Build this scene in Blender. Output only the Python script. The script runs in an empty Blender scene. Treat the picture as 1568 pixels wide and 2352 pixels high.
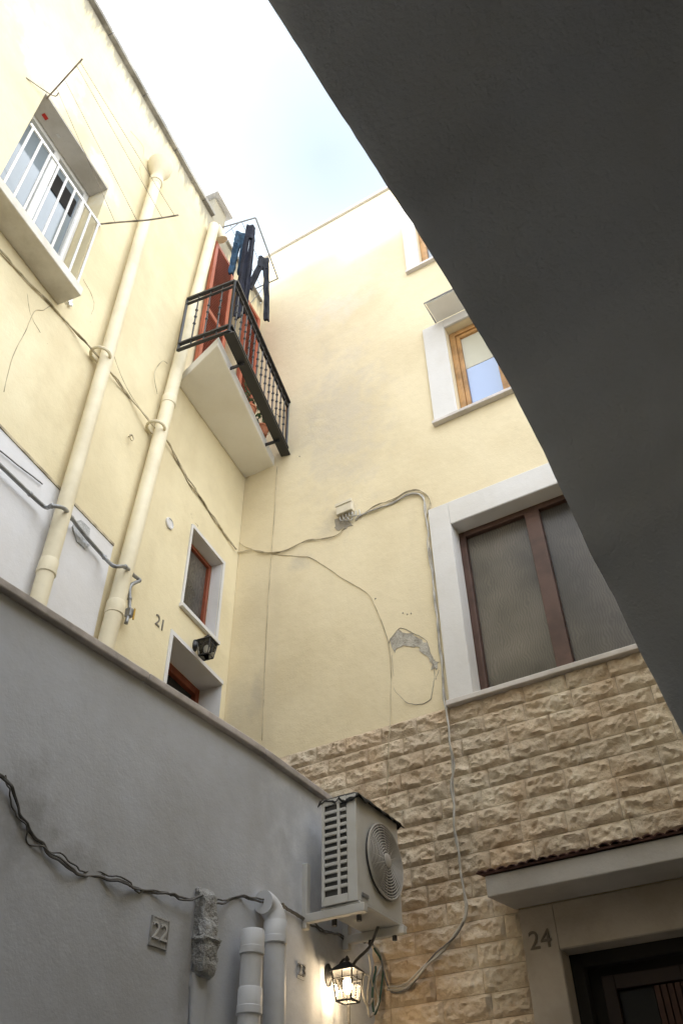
import bpy, bmesh, math, random
from mathutils import Vector, Matrix, noise
random.seed(7)
sc=bpy.context.scene
COL=sc.collection
CAMZ=1.6
# ---------------- survey of the courtyard: camera station and wall planes ----------------
FP=1950.0
Zc=Vector((-39,2126,-1950)).normalized()
Fc=Vector((0,0,-1)); Yc=(Fc-Fc.dot(Zc)*Zc).normalized(); Xc=Yc.cross(Zc)
M=Matrix((Xc,Yc,Zc))
def ray(px,py): return M@Vector((px-784,1176-py,-FP))
class Fr:
    def __init__(s,u,n,c):
        s.u=Vector(u).normalized(); s.n=Vector(n).normalized(); s.c=c
    def P(s,u,z,o=0.0):
        p=s.u*u+s.n*(s.c+o); return Vector((p.x,p.y,z))
    def uz(s,px,py,o=0.0):
        d=ray(px,py); k=(s.c+o)/(s.n.x*d.x+s.n.y*d.y); p=d*k
        return (s.u.x*p.x+s.u.y*p.y, p.z+CAMZ)
    def U(s,px,py,o=0.0): return s.uz(px,py,o)[0]
    def Z(s,px,py,o=0.0): return s.uz(px,py,o)[1]
    def W(s,px,py,o=0.0):
        u,z=s.uz(px,py,o); return s.P(u,z,o)
    def hz(s,px,py,z):
        d=ray(px,py); k=(z-CAMZ)/d.z; p=d*k
        return (s.u.x*p.x+s.u.y*p.y, s.n.x*p.x+s.n.y*p.y-s.c)
def zat(px,py,p):
    d=ray(px,py); return CAMZ+d.z*math.hypot(p.x,p.y)/math.hypot(d.x,d.y)
L=Fr((.3715,.928),(.928,-.3715),-2.775)
B=Fr((.8655,-.501),(-.501,-.8655),-4.2)
G1=Fr((.537,.844),(.844,-.537),-2.382)
G2=Fr((.483,.875),(.875,-.483),-2.195)
A=Fr((.687,.727),(-.727,.687),.65)
AC=Fr((.5,.866),(.866,-.5),-2.152)
UC=4.644
BC=-3.41
# ---------------- mesh helpers ----------------
class MB:
    def __init__(s): s.v=[]; s.f=[]
    def add(s,vs,fs):
        b=len(s.v); s.v+= [Vector(x) for x in vs]; s.f+=[tuple(i+b for i in f) for f in fs]; return s
    def box(s,F,u0,u1,z0,z1,o0,o1):
        vs=[F.P(u,z,o) for o in(o0,o1) for z in(z0,z1) for u in(u0,u1)]
        return s.add(vs,[(0,1,3,2),(4,6,7,5),(0,4,5,1),(2,3,7,6),(0,2,6,4),(1,5,7,3)])
    def ring(s,F,u0,u1,z0,z1,w,o0,o1):
        s.box(F,u0,u0+w,z0,z1,o0,o1); s.box(F,u1-w,u1,z0,z1,o0,o1)
        s.box(F,u0+w,u1-w,z1-w,z1,o0,o1-.001); s.box(F,u0+w,u1-w,z0,z0+w,o0,o1-.001); return s
    def prism(s,pts,dz):
        n=len(pts); dz=Vector(dz)
        vs=list(pts)+[Vector(p)+dz for p in pts]
        fs=[tuple(range(n)),tuple(range(2*n-1,n-1,-1))]+[(i,(i+1)%n,n+(i+1)%n,n+i) for i in range(n)]
        return s.add(vs,fs)
    def tube(s,path,r,seg=8,cap=True):
        path=[Vector(p) for p in path]; n=len(path)
        rs=r if isinstance(r,(list,tuple)) else [r]*n
        t0=(path[1]-path[0]).normalized()
        up=Vector((0,0,1)) if abs(t0.z)<.9 else Vector((1,0,0))
        x=t0.cross(up).normalized(); vs=[]
        for i,p in enumerate(path):
            t=(path[min(i+1,n-1)]-path[max(i-1,0)])
            if t.length<1e-9: t=t0
            t.normalize()
            x=(x-x.dot(t)*t)
            if x.length<1e-6: x=t.orthogonal()
            x.normalize(); y=t.cross(x)
            for k in range(seg):
                a=2*math.pi*k/seg; vs.append(p+(x*math.cos(a)+y*math.sin(a))*rs[i])
        fs=[(i*seg+k,i*seg+(k+1)%seg,(i+1)*seg+(k+1)%seg,(i+1)*seg+k) for i in range(n-1) for k in range(seg)]
        if cap: fs+=[tuple(range(seg)),tuple(range((n-1)*seg,n*seg))]
        return s.add(vs,fs)
    def loft(s,rings,cap=True):
        seg=len(rings[0]); n=len(rings); vs=[p for r in rings for p in r]
        fs=[(i*seg+k,i*seg+(k+1)%seg,(i+1)*seg+(k+1)%seg,(i+1)*seg+k) for i in range(n-1) for k in range(seg)]
        if cap: fs+=[tuple(range(seg)),tuple(range((n-1)*seg,n*seg))]
        return s.add(vs,fs)
    def sphere(s,c,r,sx=1,sy=1,sz=1,seg=10,rg=6):
        c=Vector(c); rings=[]
        for i in range(rg+1):
            ph=math.pi*(i/rg)*.98+.01*math.pi
            rings.append([c+Vector((math.cos(2*math.pi*k/seg)*math.sin(ph)*r*sx,math.sin(2*math.pi*k/seg)*math.sin(ph)*r*sy,math.cos(ph)*r*sz)) for k in range(seg)])
        return s.loft(rings)
WL={}
def mk(name,mb,mat,parent=None,smooth=False,label=None,category=None,kind=None,group=None,bevel=0,merge=False):
    lo=Vector([min(v[i] for v in mb.v) for i in range(3)]); hi=Vector([max(v[i] for v in mb.v) for i in range(3)])
    c=(lo+hi)/2
    if parent is None: c.z=lo.z
    me=bpy.data.meshes.new(name); me.from_pydata([v-c for v in mb.v],[],mb.f)
    bm=bmesh.new(); bm.from_mesh(me)
    if merge: bmesh.ops.remove_doubles(bm,verts=bm.verts,dist=1e-5)
    bmesh.ops.recalc_face_normals(bm,faces=bm.faces); bm.to_mesh(me); bm.free()
    if smooth:
        for p in me.polygons: p.use_smooth=True
        if smooth=='auto':
            me.set_sharp_from_angle(angle=math.radians(40))
    me.materials.append(mat)
    ob=bpy.data.objects.new(name,me); COL.objects.link(ob); ob.location=c; WL[ob]=c
    if parent:
        ob.parent=parent; ob.matrix_parent_inverse=Matrix.Translation(-WL[parent])
    if label: ob["label"]=label
    if category: ob["category"]=category
    if kind: ob["kind"]=kind
    if group: ob["group"]=group
    if bevel:
        m=ob.modifiers.new("Bevel",'BEVEL'); m.width=bevel; m.segments=2; m.limit_method='ANGLE'
    return ob
def thing(name,loc,label,category,group=None):
    ob=bpy.data.objects.new(name,None); COL.objects.link(ob); ob.location=loc; WL[ob]=Vector(loc)
    ob.empty_display_size=.2; ob["label"]=label; ob["category"]=category
    if group: ob["group"]=group
    return ob
def smoothpath(pts,n=6,jit=0.0):
    pts=[Vector(p) for p in pts]; P=[pts[0]]+pts+[pts[-1]]; out=[]
    for i in range(1,len(P)-2):
        for k in range(n):
            t=k/n; a,b,c,d=P[i-1],P[i],P[i+1],P[i+2]
            q=.5*((2*b)+(c-a)*t+(2*a-5*b+4*c-d)*t*t+(-a+3*b-3*c+d)*t**3)
            if jit: q=q+noise.noise_vector(q*9)*jit+noise.noise_vector(q*31)*jit*.35
            out.append(q)
    out.append(P[-1]); return out
def wallmesh(F,u0,u1,z0,z1,holes,t):
    us=sorted(set([u0,u1]+[h[0] for h in holes]+[h[1] for h in holes])); zs=sorted(set([z0,z1]+[h[2] for h in holes]+[h[3] for h in holes]))
    mb=MB()
    def solid(i,j):
        if i<0 or j<0 or i>=len(us)-1 or j>=len(zs)-1: return False
        a=(us[i]+us[i+1])/2; b=(zs[j]+zs[j+1])/2
        return not any(h[0]<a<h[1] and h[2]<b<h[3] for h in holes)
    for i in range(len(us)-1):
        for j in range(len(zs)-1):
            a,b,c,d=us[i],us[i+1],zs[j],zs[j+1]
            mb.add([F.P(a,c,-t),F.P(b,c,-t),F.P(b,d,-t),F.P(a,d,-t)],[(3,2,1,0)])
            if not solid(i,j): continue
            mb.add([F.P(a,c),F.P(b,c),F.P(b,d),F.P(a,d)],[(0,1,2,3)])
            for (ii,jj,p,q) in ((i-1,j,(a,c),(a,d)),(i+1,j,(b,c),(b,d)),(i,j-1,(a,c),(b,c)),(i,j+1,(a,d),(b,d))):
                if not solid(ii,jj):
                    mb.add([F.P(*p),F.P(*q),F.P(*q,-t),F.P(*p,-t)],[(0,1,2,3)])
    return mb
# ---------------- materials ----------------
def newmat(name):
    m=bpy.data.materials.new(name); m.use_nodes=True; nt=m.node_tree
    b=nt.nodes['Principled BSDF']; return m,nt,b
def N(nt,t,**k):
    n=nt.nodes.new(t)
    for a,v in k.items(): setattr(n,a,v)
    return n
def surf(name,base,rough=.9,var=.12,vcol=None,vscale=1.2,streak=0,scol=(.25,.24,.22),bump=.25,fine=90,coarse=14,spots=(),spec=.3,metal=0,zgrime=None,bdist=.01):
    m,nt,b=newmat(name); lk=nt.links.new
    geo=N(nt,'ShaderNodeNewGeometry'); pos=geo.outputs['Position']
    def noi(scale,det=4,vec=pos,rg=.6):
        n=N(nt,'ShaderNodeTexNoise'); n.inputs['Scale'].default_value=scale; n.inputs['Detail'].default_value=det; n.inputs['Roughness'].default_value=rg; lk(vec,n.inputs['Vector']); return n.outputs['Fac']
    def mr(src,a,b_,c=0,d=1):
        n=N(nt,'ShaderNodeMapRange'); n.interpolation_type='SMOOTHSTEP'; lk(src,n.inputs[0])
        for i,x in enumerate((a,b_,c,d)): n.inputs[i+1].default_value=x
        return n.outputs[0]
    def mix(f,c1,c2):
        n=N(nt,'ShaderNodeMixRGB')
        if hasattr(f,'is_linked'): lk(f,n.inputs[0])
        else: n.inputs[0].default_value=f
        for s_,c_ in((1,c1),(2,c2)):
            if isinstance(c_,tuple): n.inputs[s_].default_value=(*c_,1)
            else: lk(c_,n.inputs[s_])
        return n.outputs[0]
    def mul(a,b_):
        n=N(nt,'ShaderNodeMath',operation='MULTIPLY')
        for i,x in enumerate((a,b_)):
            if isinstance(x,(int,float)): n.inputs[i].default_value=x
            else: lk(x,n.inputs[i])
        return n.outputs[0]
    if vcol is None: vcol=tuple(x*(1-var*2.2)*k for x,k in zip(base,(1,.98,.94)))
    nA=noi(vscale,6)
    col=mix(mr(nA,.38,.68),base,vcol)
    if var>=.05: col=mix(mul(mr(noi(vscale*9,4),.5,.75),var*1.5),col,tuple(x*.6 for x in base))
    if streak:
        mp=N(nt,'ShaderNodeMapping'); mp.inputs['Scale'].default_value=(5,5,.35); lk(pos,mp.inputs[0])
        col=mix(mul(mr(noi(1.0,5,mp.outputs[0]),.5,.78),streak),col,scol)
    if spots: n7=mr(noi(7,5),.3,.7,-.35,.35); n16=mr(noi(16,4),.25,.6,.6,1)
    for (cx,rad,cc,amt) in spots:
        s1=N(nt,'ShaderNodeVectorMath',operation='SUBTRACT'); lk(pos,s1.inputs[0]); s1.inputs[1].default_value=cx
        s2=N(nt,'ShaderNodeVectorMath',operation='MULTIPLY'); lk(s1.outputs[0],s2.inputs[0]); s2.inputs[1].default_value=(1/rad[0],1/rad[0],1/rad[1])
        s3=N(nt,'ShaderNodeVectorMath',operation='LENGTH'); lk(s2.outputs[0],s3.inputs[0])
        ad=N(nt,'ShaderNodeMath',operation='ADD'); lk(s3.outputs['Value'],ad.inputs[0]); lk(n7,ad.inputs[1])
        f=mul(mul(mr(ad.outputs[0],.0,1.15,1,0),amt),n16)
        col=mix(f,col,cc)
    if zgrime:
        sp=N(nt,'ShaderNodeSeparateXYZ'); lk(pos,sp.inputs[0])
        mp=N(nt,'ShaderNodeMapping'); mp.inputs['Scale'].default_value=(9,9,1.2); lk(pos,mp.inputs[0])
        ad=N(nt,'ShaderNodeMath',operation='ADD'); lk(sp.outputs['Z'],ad.inputs[0]); lk(mr(noi(1,5,mp.outputs[0]),.3,.7,-zgrime[1],zgrime[1]),ad.inputs[1])
        col=mix(mul(mr(ad.outputs[0],zgrime[0]-zgrime[1],zgrime[0]+zgrime[1]*.3),zgrime[3]),col,zgrime[2])
    lk(col,b.inputs['Base Color'])
    b.inputs['Roughness'].default_value=rough; b.inputs['Specular IOR Level'].default_value=spec; b.inputs['Metallic'].default_value=metal
    if bump:
        ad=N(nt,'ShaderNodeMath',operation='ADD'); lk(mul(noi(fine,3),.35),ad.inputs[0]); lk(noi(coarse,4),ad.inputs[1])
        bp=N(nt,'ShaderNodeBump'); bp.inputs['Strength'].default_value=bump; bp.inputs['Distance'].default_value=bdist; lk(ad.outputs[0],bp.inputs['Height']); lk(bp.outputs[0],b.inputs['Normal'])
    return m
YEL=(.76,.67,.45)
GR=(.48,.44,.35)
def w3(F,px,py): return tuple(F.W(px,py))
m_left=surf("yellow_plaster",YEL,var=.06,streak=.24,scol=(.60,.49,.30),spots=[
    (w3(L,120,150),(.42,.42),(.86,.84,.80),.9),(w3(L,225,400),(.25,.3),(.84,.81,.74),.8),(w3(L,250,200),(.10,.25),GR,.45),
    (w3(L,20,820),(.3,.5),(.82,.75,.53),.6),(w3(L,270,1330),(.10,.5),(.55,.46,.29),.55),(w3(L,170,900),(.10,.5),(.57,.47,.29),.5),(w3(L,330,600),(.12,.4),(.60,.50,.32),.4)],zgrime=(9.55,.16,(.22,.21,.18),.75),bump=.35)
m_back=surf("yellow_plaster_back",(.75,.655,.455),var=.05,streak=.2,scol=(.60,.52,.38),spots=[
    (w3(B,790,960),(.5,1.2),(.57,.51,.42),.6),(w3(B,770,1200),(.22,.2),(.46,.41,.32),.45),(w3(B,690,1290),(.15,.1),(.46,.42,.35),.45),
    (w3(B,780,700),(.45,.35),(.70,.64,.54),.6),(w3(B,960,1560),(.25,.22),(.80,.70,.49),.7),(w3(B,590,1600),(.08,.2),(.46,.41,.33),.5)],bump=.3)
m_white=surf("white_plaster",(.74,.74,.76),var=.04,streak=.15,scol=(.58,.58,.56))
m_grey=surf("grey_plaster",(.56,.585,.64),var=.07,streak=.22,scol=(.42,.43,.45),vscale=1.3,bump=.22,spots=[
    (w3(G2,740,1900),(.50,.9),(.76,.78,.82),.8),
    (w3(G1,60,1880),(.16,.22),(.22,.215,.21),.6),(w3(G1,170,1975),(.2,.08),(.24,.23,.22),.5),(w3(G1,130,1400),(.5,.1),(.44,.43,.41),.35),(w3(G1,430,2200),(.06,.2),(.26,.25,.24),.5),(w3(G1,425,2300),(.05,.25),(.26,.25,.24),.45),(w3(G1,150,2250),(.6,.4),(.44,.45,.48),.5)])
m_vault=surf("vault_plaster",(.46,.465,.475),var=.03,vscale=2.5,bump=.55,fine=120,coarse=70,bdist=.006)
m_coping=surf("weathered_coping",(.42,.40,.36),var=.22,vscale=4,streak=.3,bump=.5)
m_cope2=surf("terrace_coping",(.57,.52,.49),var=.15,vscale=5,bump=.4)
m_trim=surf("stone_trim",(.68,.67,.66),var=.05,streak=.12,scol=(.5,.48,.45),bump=.2)
m_sill=surf("marble_sill",(.62,.58,.55),var=.12,vscale=4,bump=.15,rough=.5)
m_soffit=surf("grey_soffit",(.62,.59,.55),var=.10,vscale=4,bump=.4)
m_sillu=surf("plastered_sill",(.72,.69,.62),var=.08,vscale=5,bump=.4,streak=.2,scol=(.4,.38,.34))
m_slab=surf("balcony_slab",(.82,.80,.75),var=.04,bump=.2)
m_iron=surf("black_iron",(.02,.02,.022),rough=.45,var=.1,bump=0,spec=.5)
m_bars=surf("white_bars",(.78,.78,.77),rough=.5,var=.04,bump=0)
m_pvc=surf("cream_pipe",(.76,.69,.51),rough=.6,var=.06,vscale=3,bump=.1,streak=.3,scol=(.56,.48,.32))
m_pvcg=surf("white_pipe",(.70,.72,.76),rough=.5,var=.05,vscale=4,bump=0,streak=.35,scol=(.44,.43,.42))
m_dirty=surf("dirty_concrete",(.56,.57,.58),var=.15,vscale=7,streak=.75,scol=(.11,.105,.10),bump=1.0,coarse=25,bdist=.02)
m_cable=surf("painted_cable",(.58,.50,.35),rough=.7,var=.25,vscale=8,bump=0)
m_gcable=surf("grey_cable",(.18,.175,.17),rough=.7,var=.3,vscale=9,bump=0)
m_wcable=surf("white_cable",(.52,.50,.46),rough=.6,var=.2,vscale=8,bump=0)
m_green=surf("green_cable",(.03,.08,.06),rough=.5,bump=0)
m_gas=surf("galvanised_steel",(.33,.34,.35),rough=.45,var=.15,vscale=9,metal=.5,bump=0)
m_brass=surf("yellow_handle",(.55,.33,.05),rough=.4,bump=0)
m_red=surf("red_shutter_paint",(.44,.125,.07),rough=.5,var=.1,vscale=4,bump=0)
m_wood=surf("honey_wood",(.50,.28,.11),rough=.45,var=.2,vscale=6,bump=0)
m_brown=surf("brown_wood",(.10,.055,.042),rough=.45,var=.15,vscale=6,bump=0)
m_rbrown=surf("red_brown_wood",(.26,.07,.033),rough=.45,var=.15,vscale=6,bump=0)
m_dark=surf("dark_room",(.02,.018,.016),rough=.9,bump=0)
m_acw=surf("ivory_metal",(.58,.575,.55),rough=.45,var=.04,vscale=5,bump=0,spec=.4)
m_acd=surf("dark_coil",(.08,.08,.08),rough=.6,bump=.3)
m_tarp=surf("black_tarp",(.025,.025,.025),rough=.6,var=.2,bump=.6,coarse=30)
m_box=surf("junction_box",(.66,.60,.47),rough=.6,bump=.1)
m_mortar=surf("stone_mortar",(.40,.34,.27),bump=.4)
m_bare=surf("bare_wall",(.33,.30,.25),bump=.4)
m_tile=surf("clay_tile",(.10,.05,.042),var=.3,vscale=9,bump=.5)
m_terr=surf("terracotta",(.42,.16,.08),var=.1,bump=0)
m_beige=surf("beige_plaster",(.40,.355,.305),var=.1,vscale=2.5,bump=.3)
m_canopy=surf("canopy_plaster",(.44,.425,.41),var=.08,vscale=3,bump=.3)
m_render=surf("exposed_render",(.50,.47,.41),var=.2,vscale=14,bump=1.0,coarse=50)
m_num=surf("dark_number",(.20,.18,.145),bump=0)
m_num24=surf("brown_number",(.17,.145,.12),bump=0)
m_numf=surf("faded_number",(.35,.35,.36),bump=0)
m_numtile=surf("number_tile",(.48,.48,.48),var=.15,vscale=12,bump=.4)
m_pale=surf("pale_number",(.62,.61,.60),bump=0)
m_navy=surf("navy_cloth",(.012,.014,.028),var=.2,vscale=12,bump=.5,fine=300,coarse=40)
m_jean=surf("blue_denim",(.035,.085,.15),var=.25,vscale=12,bump=.5,fine=300,coarse=40)
m_dgrey=surf("charcoal_cloth",(.025,.028,.038),var=.3,vscale=14,bump=.5,fine=300,coarse=40)
m_leaf=surf("leaf",(.05,.10,.03),var=.4,vscale=30,bump=0,rough=.6)
m_ground=surf("paving",(.37,.37,.37),var=.1,vscale=2,bump=.3)
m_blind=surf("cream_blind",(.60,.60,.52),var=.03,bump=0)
m_stick=surf("red_sticker",(.6,.05,.04),bump=0)
m_stickw=surf("white_sticker",(.8,.8,.8),bump=0)
def stone():
    m,nt,b=newmat("split_face_limestone"); lk=nt.links.new
    geo=N(nt,'ShaderNodeNewGeometry'); pos=geo.outputs['Position']
    n1=N(nt,'ShaderNodeTexNoise'); n1.inputs['Scale'].default_value=4.0; n1.inputs['Detail'].default_value=5; lk(pos,n1.inputs[0])
    r=N(nt,'ShaderNodeValToRGB'); lk(n1.outputs['Fac'],r.inputs[0])
    e=r.color_ramp.elements; e[0].position=.34; e[0].color=(.58,.45,.32,1); e[1].position=.66; e[1].color=(.72,.63,.50,1)
    n2=N(nt,'ShaderNodeTexNoise'); n2.inputs['Scale'].default_value=30; n2.inputs['Detail'].default_value=5; lk(pos,n2.inputs[0])
    mr=N(nt,'ShaderNodeMapRange'); lk(n2.outputs['Fac'],mr.inputs[0]); mr.inputs[1].default_value=.5; mr.inputs[2].default_value=.8; mr.inputs[4].default_value=.5
    mx=N(nt,'ShaderNodeMixRGB'); lk(mr.outputs[0],mx.inputs[0]); lk(r.outputs[0],mx.inputs[1]); mx.inputs[2].default_value=(.46,.31,.20,1)
    at=N(nt,'ShaderNodeAttribute',attribute_name='tone')
    mm=N(nt,'ShaderNodeMixRGB',blend_type='MULTIPLY'); mm.inputs[0].default_value=1; lk(mx.outputs[0],mm.inputs[1]); lk(at.outputs['Color'],mm.inputs[2])
    lk(mm.outputs[0],b.inputs['Base Color']); b.inputs['Roughness'].default_value=.95; b.inputs['Specular IOR Level'].default_value=.2
    n3=N(nt,'ShaderNodeTexNoise'); n3.inputs['Scale'].default_value=45; n3.inputs['Detail'].default_value=6; n3.inputs['Roughness'].default_value=.7; lk(pos,n3.inputs[0])
    bp=N(nt,'ShaderNodeBump'); bp.inputs['Strength'].default_value=.9; bp.inputs['Distance'].default_value=.016; lk(n3.outputs['Fac'],bp.inputs['Height']); lk(bp.outputs[0],b.inputs['Normal'])
    return m
m_stone=stone()
def glassmat(name,base,rough=.08,wave=None,spec=.6):
    m,nt,b=newmat(name); lk=nt.links.new
    b.inputs['Base Color'].default_value=(*base,1); b.inputs['Roughness'].default_value=rough; b.inputs['Specular IOR Level'].default_value=spec
    if wave:
        geo=N(nt,'ShaderNodeNewGeometry')
        w=N(nt,'ShaderNodeTexNoise'); w.inputs['Scale'].default_value=1.7; w.inputs['Detail'].default_value=3; lk(geo.outputs['Position'],w.inputs[0])
        rr=N(nt,'ShaderNodeMapRange'); lk(w.outputs['Fac'],rr.inputs[0]); rr.inputs[1].default_value=.35; rr.inputs[2].default_value=.65
        mx=N(nt,'ShaderNodeMixRGB'); lk(rr.outputs[0],mx.inputs[0]); mx.inputs[1].default_value=(*[x*.42 for x in base],1); mx.inputs[2].default_value=(*[x*1.5 for x in base],1)
        n2=N(nt,'ShaderNodeTexWave'); n2.inputs['Scale'].default_value=22; n2.inputs['Distortion'].default_value=14; n2.inputs['Detail'].default_value=2; n2.inputs['Detail Scale'].default_value=.5; lk(geo.outputs['Position'],n2.inputs[0])
        m2=N(nt,'ShaderNodeMixRGB',blend_type='MULTIPLY'); m2.inputs[0].default_value=.3; lk(mx.outputs[0],m2.inputs[1]); lk(n2.outputs['Color'],m2.inputs[2])
        lk(m2.outputs[0],b.inputs['Base Color'])
    return m
m_glass=glassmat("dark_glass",(.03,.035,.035))
m_glass2=glassmat("pale_glass",(.20,.24,.27),.06,None,.7)
m_net=glassmat("insect_net_glass",(.100,.088,.074),.25,20,.5)
m_skytint=glassmat("sky_tinted_pane",(.22,.32,.56),.05,None,.9)  # sky reflection painted into the pane as a blue base colour
def clear():
    m,nt,b=newmat("clear_glass"); lk=nt.links.new
    t=N(nt,'ShaderNodeBsdfTransparent'); g=N(nt,'ShaderNodeBsdfGlossy'); g.inputs['Roughness'].default_value=.05
    x=N(nt,'ShaderNodeMixShader'); fr=N(nt,'ShaderNodeFresnel'); lk(fr.outputs[0],x.inputs[0]); lk(t.outputs[0],x.inputs[1]); lk(g.outputs[0],x.inputs[2]); lk(x.outputs[0],nt.nodes['Material Output'].inputs[0]); return m
m_clear=clear()
def emis(name,c,s):
    m,nt,b=newmat(name); b.inputs['Emission Color'].default_value=(*c,1); b.inputs['Emission Strength'].default_value=s; b.inputs['Base Color'].default_value=(*c,1); return m
m_bulb=emis("lit_bulb",(1,.78,.48),22)
m_milk=surf("off_bulb",(.7,.7,.65),rough=.3,bump=0)
# ---------------- text ----------------
def text(F,s,u,z,size,o,mat,parent,name="house_number",depth=.004,thick=0.0):
    cu=bpy.data.curves.new("t",'FONT'); cu.body=s; cu.size=size; cu.extrude=depth; cu.offset=thick; cu.align_x='CENTER'; cu.align_y='CENTER'
    ob=bpy.data.objects.new("t",cu); COL.objects.link(ob)
    dg=bpy.context.evaluated_depsgraph_get(); me=ob.evaluated_get(dg).to_mesh()
    mb=MB(); mb.add([F.P(u+v.co.x,z+v.co.y,o+v.co.z) for v in me.vertices],[tuple(p.vertices) for p in me.polygons])
    ob.to_mesh_clear(); bpy.data.objects.remove(ob)
    return mk(name,mb,mat,parent)
# ================= GROUND =================
mb=MB(); mb.add([(-300,-300,0),(300,-300,0),(300,300,0),(-300,300,0)],[(0,1,2,3)]); mk("ground",mb,m_ground,kind="structure")
# ================= YELLOW HOUSE =================
house=thing("yellow_house",L.P(2,0,-.15),"tall cream yellow plastered house with iron balcony and barred window","house")
ROOF=9.65
wu0=L.U(105,215); wu1=L.U(250,430); wz1=L.Z(180,325); wz0=6.30
kz1=L.Z(480,1258); kz0=L.Z(450,1425); ku0=L.U(430,1298); ku1=L.U(501,1385)
dz1=L.Z(450,1513); du0=L.U(390,1500); du1=L.U(508,1600)
bz0=7.05; bz1=9.2; bu0=4.0; bu1=4.28
holes=[(wu0,wu1,wz0,wz1),(ku0,ku1,kz0,kz1),(du0,du1,2.7,dz1),(bu0,bu1,bz0,bz1)]
mk("wall",wallmesh(L,-6,UC+.03,0,ROOF,holes,.35),m_left,house,merge=True)
mb=MB(); u=-6.0
CE=L.U(487,495)
while u<CE-.05:
    e=min(u+.55,CE); mb.box(L,u+.003,e-.003,ROOF+.001,ROOF+.06+random.uniform(-.004,.004),-.36,.045+random.uniform(-.004,.004)); u=e
mk("coping",mb,m_coping,house,bevel=.006)
mb=MB().box(L,CE+.3,UC-.01,ROOF+.001,ROOF+.035,-.36,.03); mk("coping",mb,m_coping,house)
mb=MB().box(L,CE+.0,CE+.24,ROOF+.001,ROOF+.42,-.32,.002)
ch=mk("chimney",mb,m_left,house,bevel=.01)
mb=MB().box(L,CE-.05,CE+.29,ROOF+.421,ROOF+.47,-.37,.06); mk("chimney_cap",mb,m_trim,ch,bevel=.008)
pz=L.Z(130,1122); pu=L.U(258,1255)
mb=MB().box(L,-6,pu,2.7,pz,.001,.008); mk("plaster_panel",mb,m_white,house)
mb=MB().box(L,-6,pu,pz+.001,pz+.018,.001,.014); mk("panel_ledge",mb,m_cable,house)
# barred window
mb=MB(); mb.ring(L,wu0+.004,wu1-.004,wz0+.004,wz1-.004,.05,-.22,-.17); mu=(wu0+wu1)/2; mb.box(L,mu-.03,mu+.03,wz0+.055,wz1-.055,-.22,-.165)
win=mk("window",mb,m_bars,house,bevel=.004)
mb=MB().box(L,wu0+.055,mu-.031,wz0+.055,wz1-.055,-.205,-.2).box(L,mu+.031,wu1-.055,wz0+.055,wz1-.055,-.205,-.2); mk("glass",mb,m_glass2,win)
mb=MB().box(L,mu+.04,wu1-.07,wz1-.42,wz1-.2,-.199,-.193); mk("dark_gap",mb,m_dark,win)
mb=MB().box(L,wu0+.002,wu1-.002,wz1-.016,wz1-.002,-.165,-.002); mk("lintel",mb,m_soffit,win)
for (px,py,mm,s) in((104,268,m_stick,.022),(135,312,m_stickw,.016)):
    uu,oo=L.hz(px,py,wz1-.018); mb=MB().box(L,uu-s,uu+s,wz1-.022,wz1-.0165,oo-s*.6,oo+s*.6); mk("sticker",mb,mm,win)
sz=L.Z(130,697); su,so=L.hz(170,657,sz)
mb=MB().box(L,wu0-.15,L.U(132,697)+.01,sz,wz0-.002,.001,so); mk("sill",mb,m_sillu,win,bevel=.006)
gz1=L.Z(145,402)
mb=MB(); 
for zz in(wz0+.03,gz1): mb.box(L,wu0+.002,wu1+.03,zz-.014,zz+.014,.012,.022)
n=9
for i in range(n): 
    uu=wu0+.03+(wu1-wu0-.02)*i/(n-1); mb.tube([L.P(uu,wz0+.0,.017),L.P(uu,gz1+.0,.017)],.009,6)
mk("grille",mb,m_bars,win,smooth='auto')
# window of flat 21
mb=MB().ring(L,ku0+.004,ku1-.004,kz0+.004,kz1-.004,.032,-.13,-.09); kw=mk("window",mb,m_rbrown,house,bevel=.003)
mb=MB().box(L,ku0+.037,ku1-.037,kz0+.037,kz1-.037,-.12,-.115); mk("glass",mb,m_net,kw)
mb=MB(); mb.box(L,ku0-.02,ku0-.0,kz0-.02,kz1+.02,.001,.012).box(L,ku1,ku1+.03,kz0-.02,kz1+.03,.001,.012).box(L,ku0,ku1,kz1,kz1+.03,.001,.011); mk("surround",mb,m_trim,kw)
mb=MB().box(L,ku0+.002,ku1-.002,kz0+.0015,kz0+.003,-.09,.0).box(L,ku0-.03,ku1+.04,kz0-.028,kz0-.0,.001,.03); mk("sill",mb,m_trim,kw,bevel=.003)
mb=MB().box(L,ku1-.003,ku1-.001,kz0+.004,kz1-.004,-.088,-.001).box(L,ku0+.003,ku1-.004,kz1-.003,kz1-.001,-.088,-.001); mk("reveal",mb,m_trim,kw)
# door 21
mb=MB(); mb.box(L,du0+.003,du0+.05,2.7,dz1-.003,-.24,-.18).box(L,du1-.05,du1-.003,2.7,dz1-.003,-.24,-.18).box(L,du0+.051,du1-.051,dz1-.06,dz1-.003,-.24,-.181)
dr=mk("door",mb,m_rbrown,house,bevel=.003)
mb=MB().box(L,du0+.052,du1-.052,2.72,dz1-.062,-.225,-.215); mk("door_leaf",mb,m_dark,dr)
mb=MB().box(L,du0+.001,du1-.001,dz1-.003,dz1-.001,-.178,-.001).box(L,du1-.003,du1-.001,2.7,dz1-.004,-.178,-.001); mk("reveal",mb,m_trim,dr)
mb=MB().box(L,du0-.03,du0-.0,2.7,dz1+.03,.001,.01).box(L,du0,du1,dz1,dz1+.03,.001,.009); mk("surround",mb,m_trim,dr)
u_,z_=L.uz(367,1432); text(L,"21",u_,z_,.115,.004,m_num,house,depth=.002)
u_,z_=L.uz(388,1203)
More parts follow.
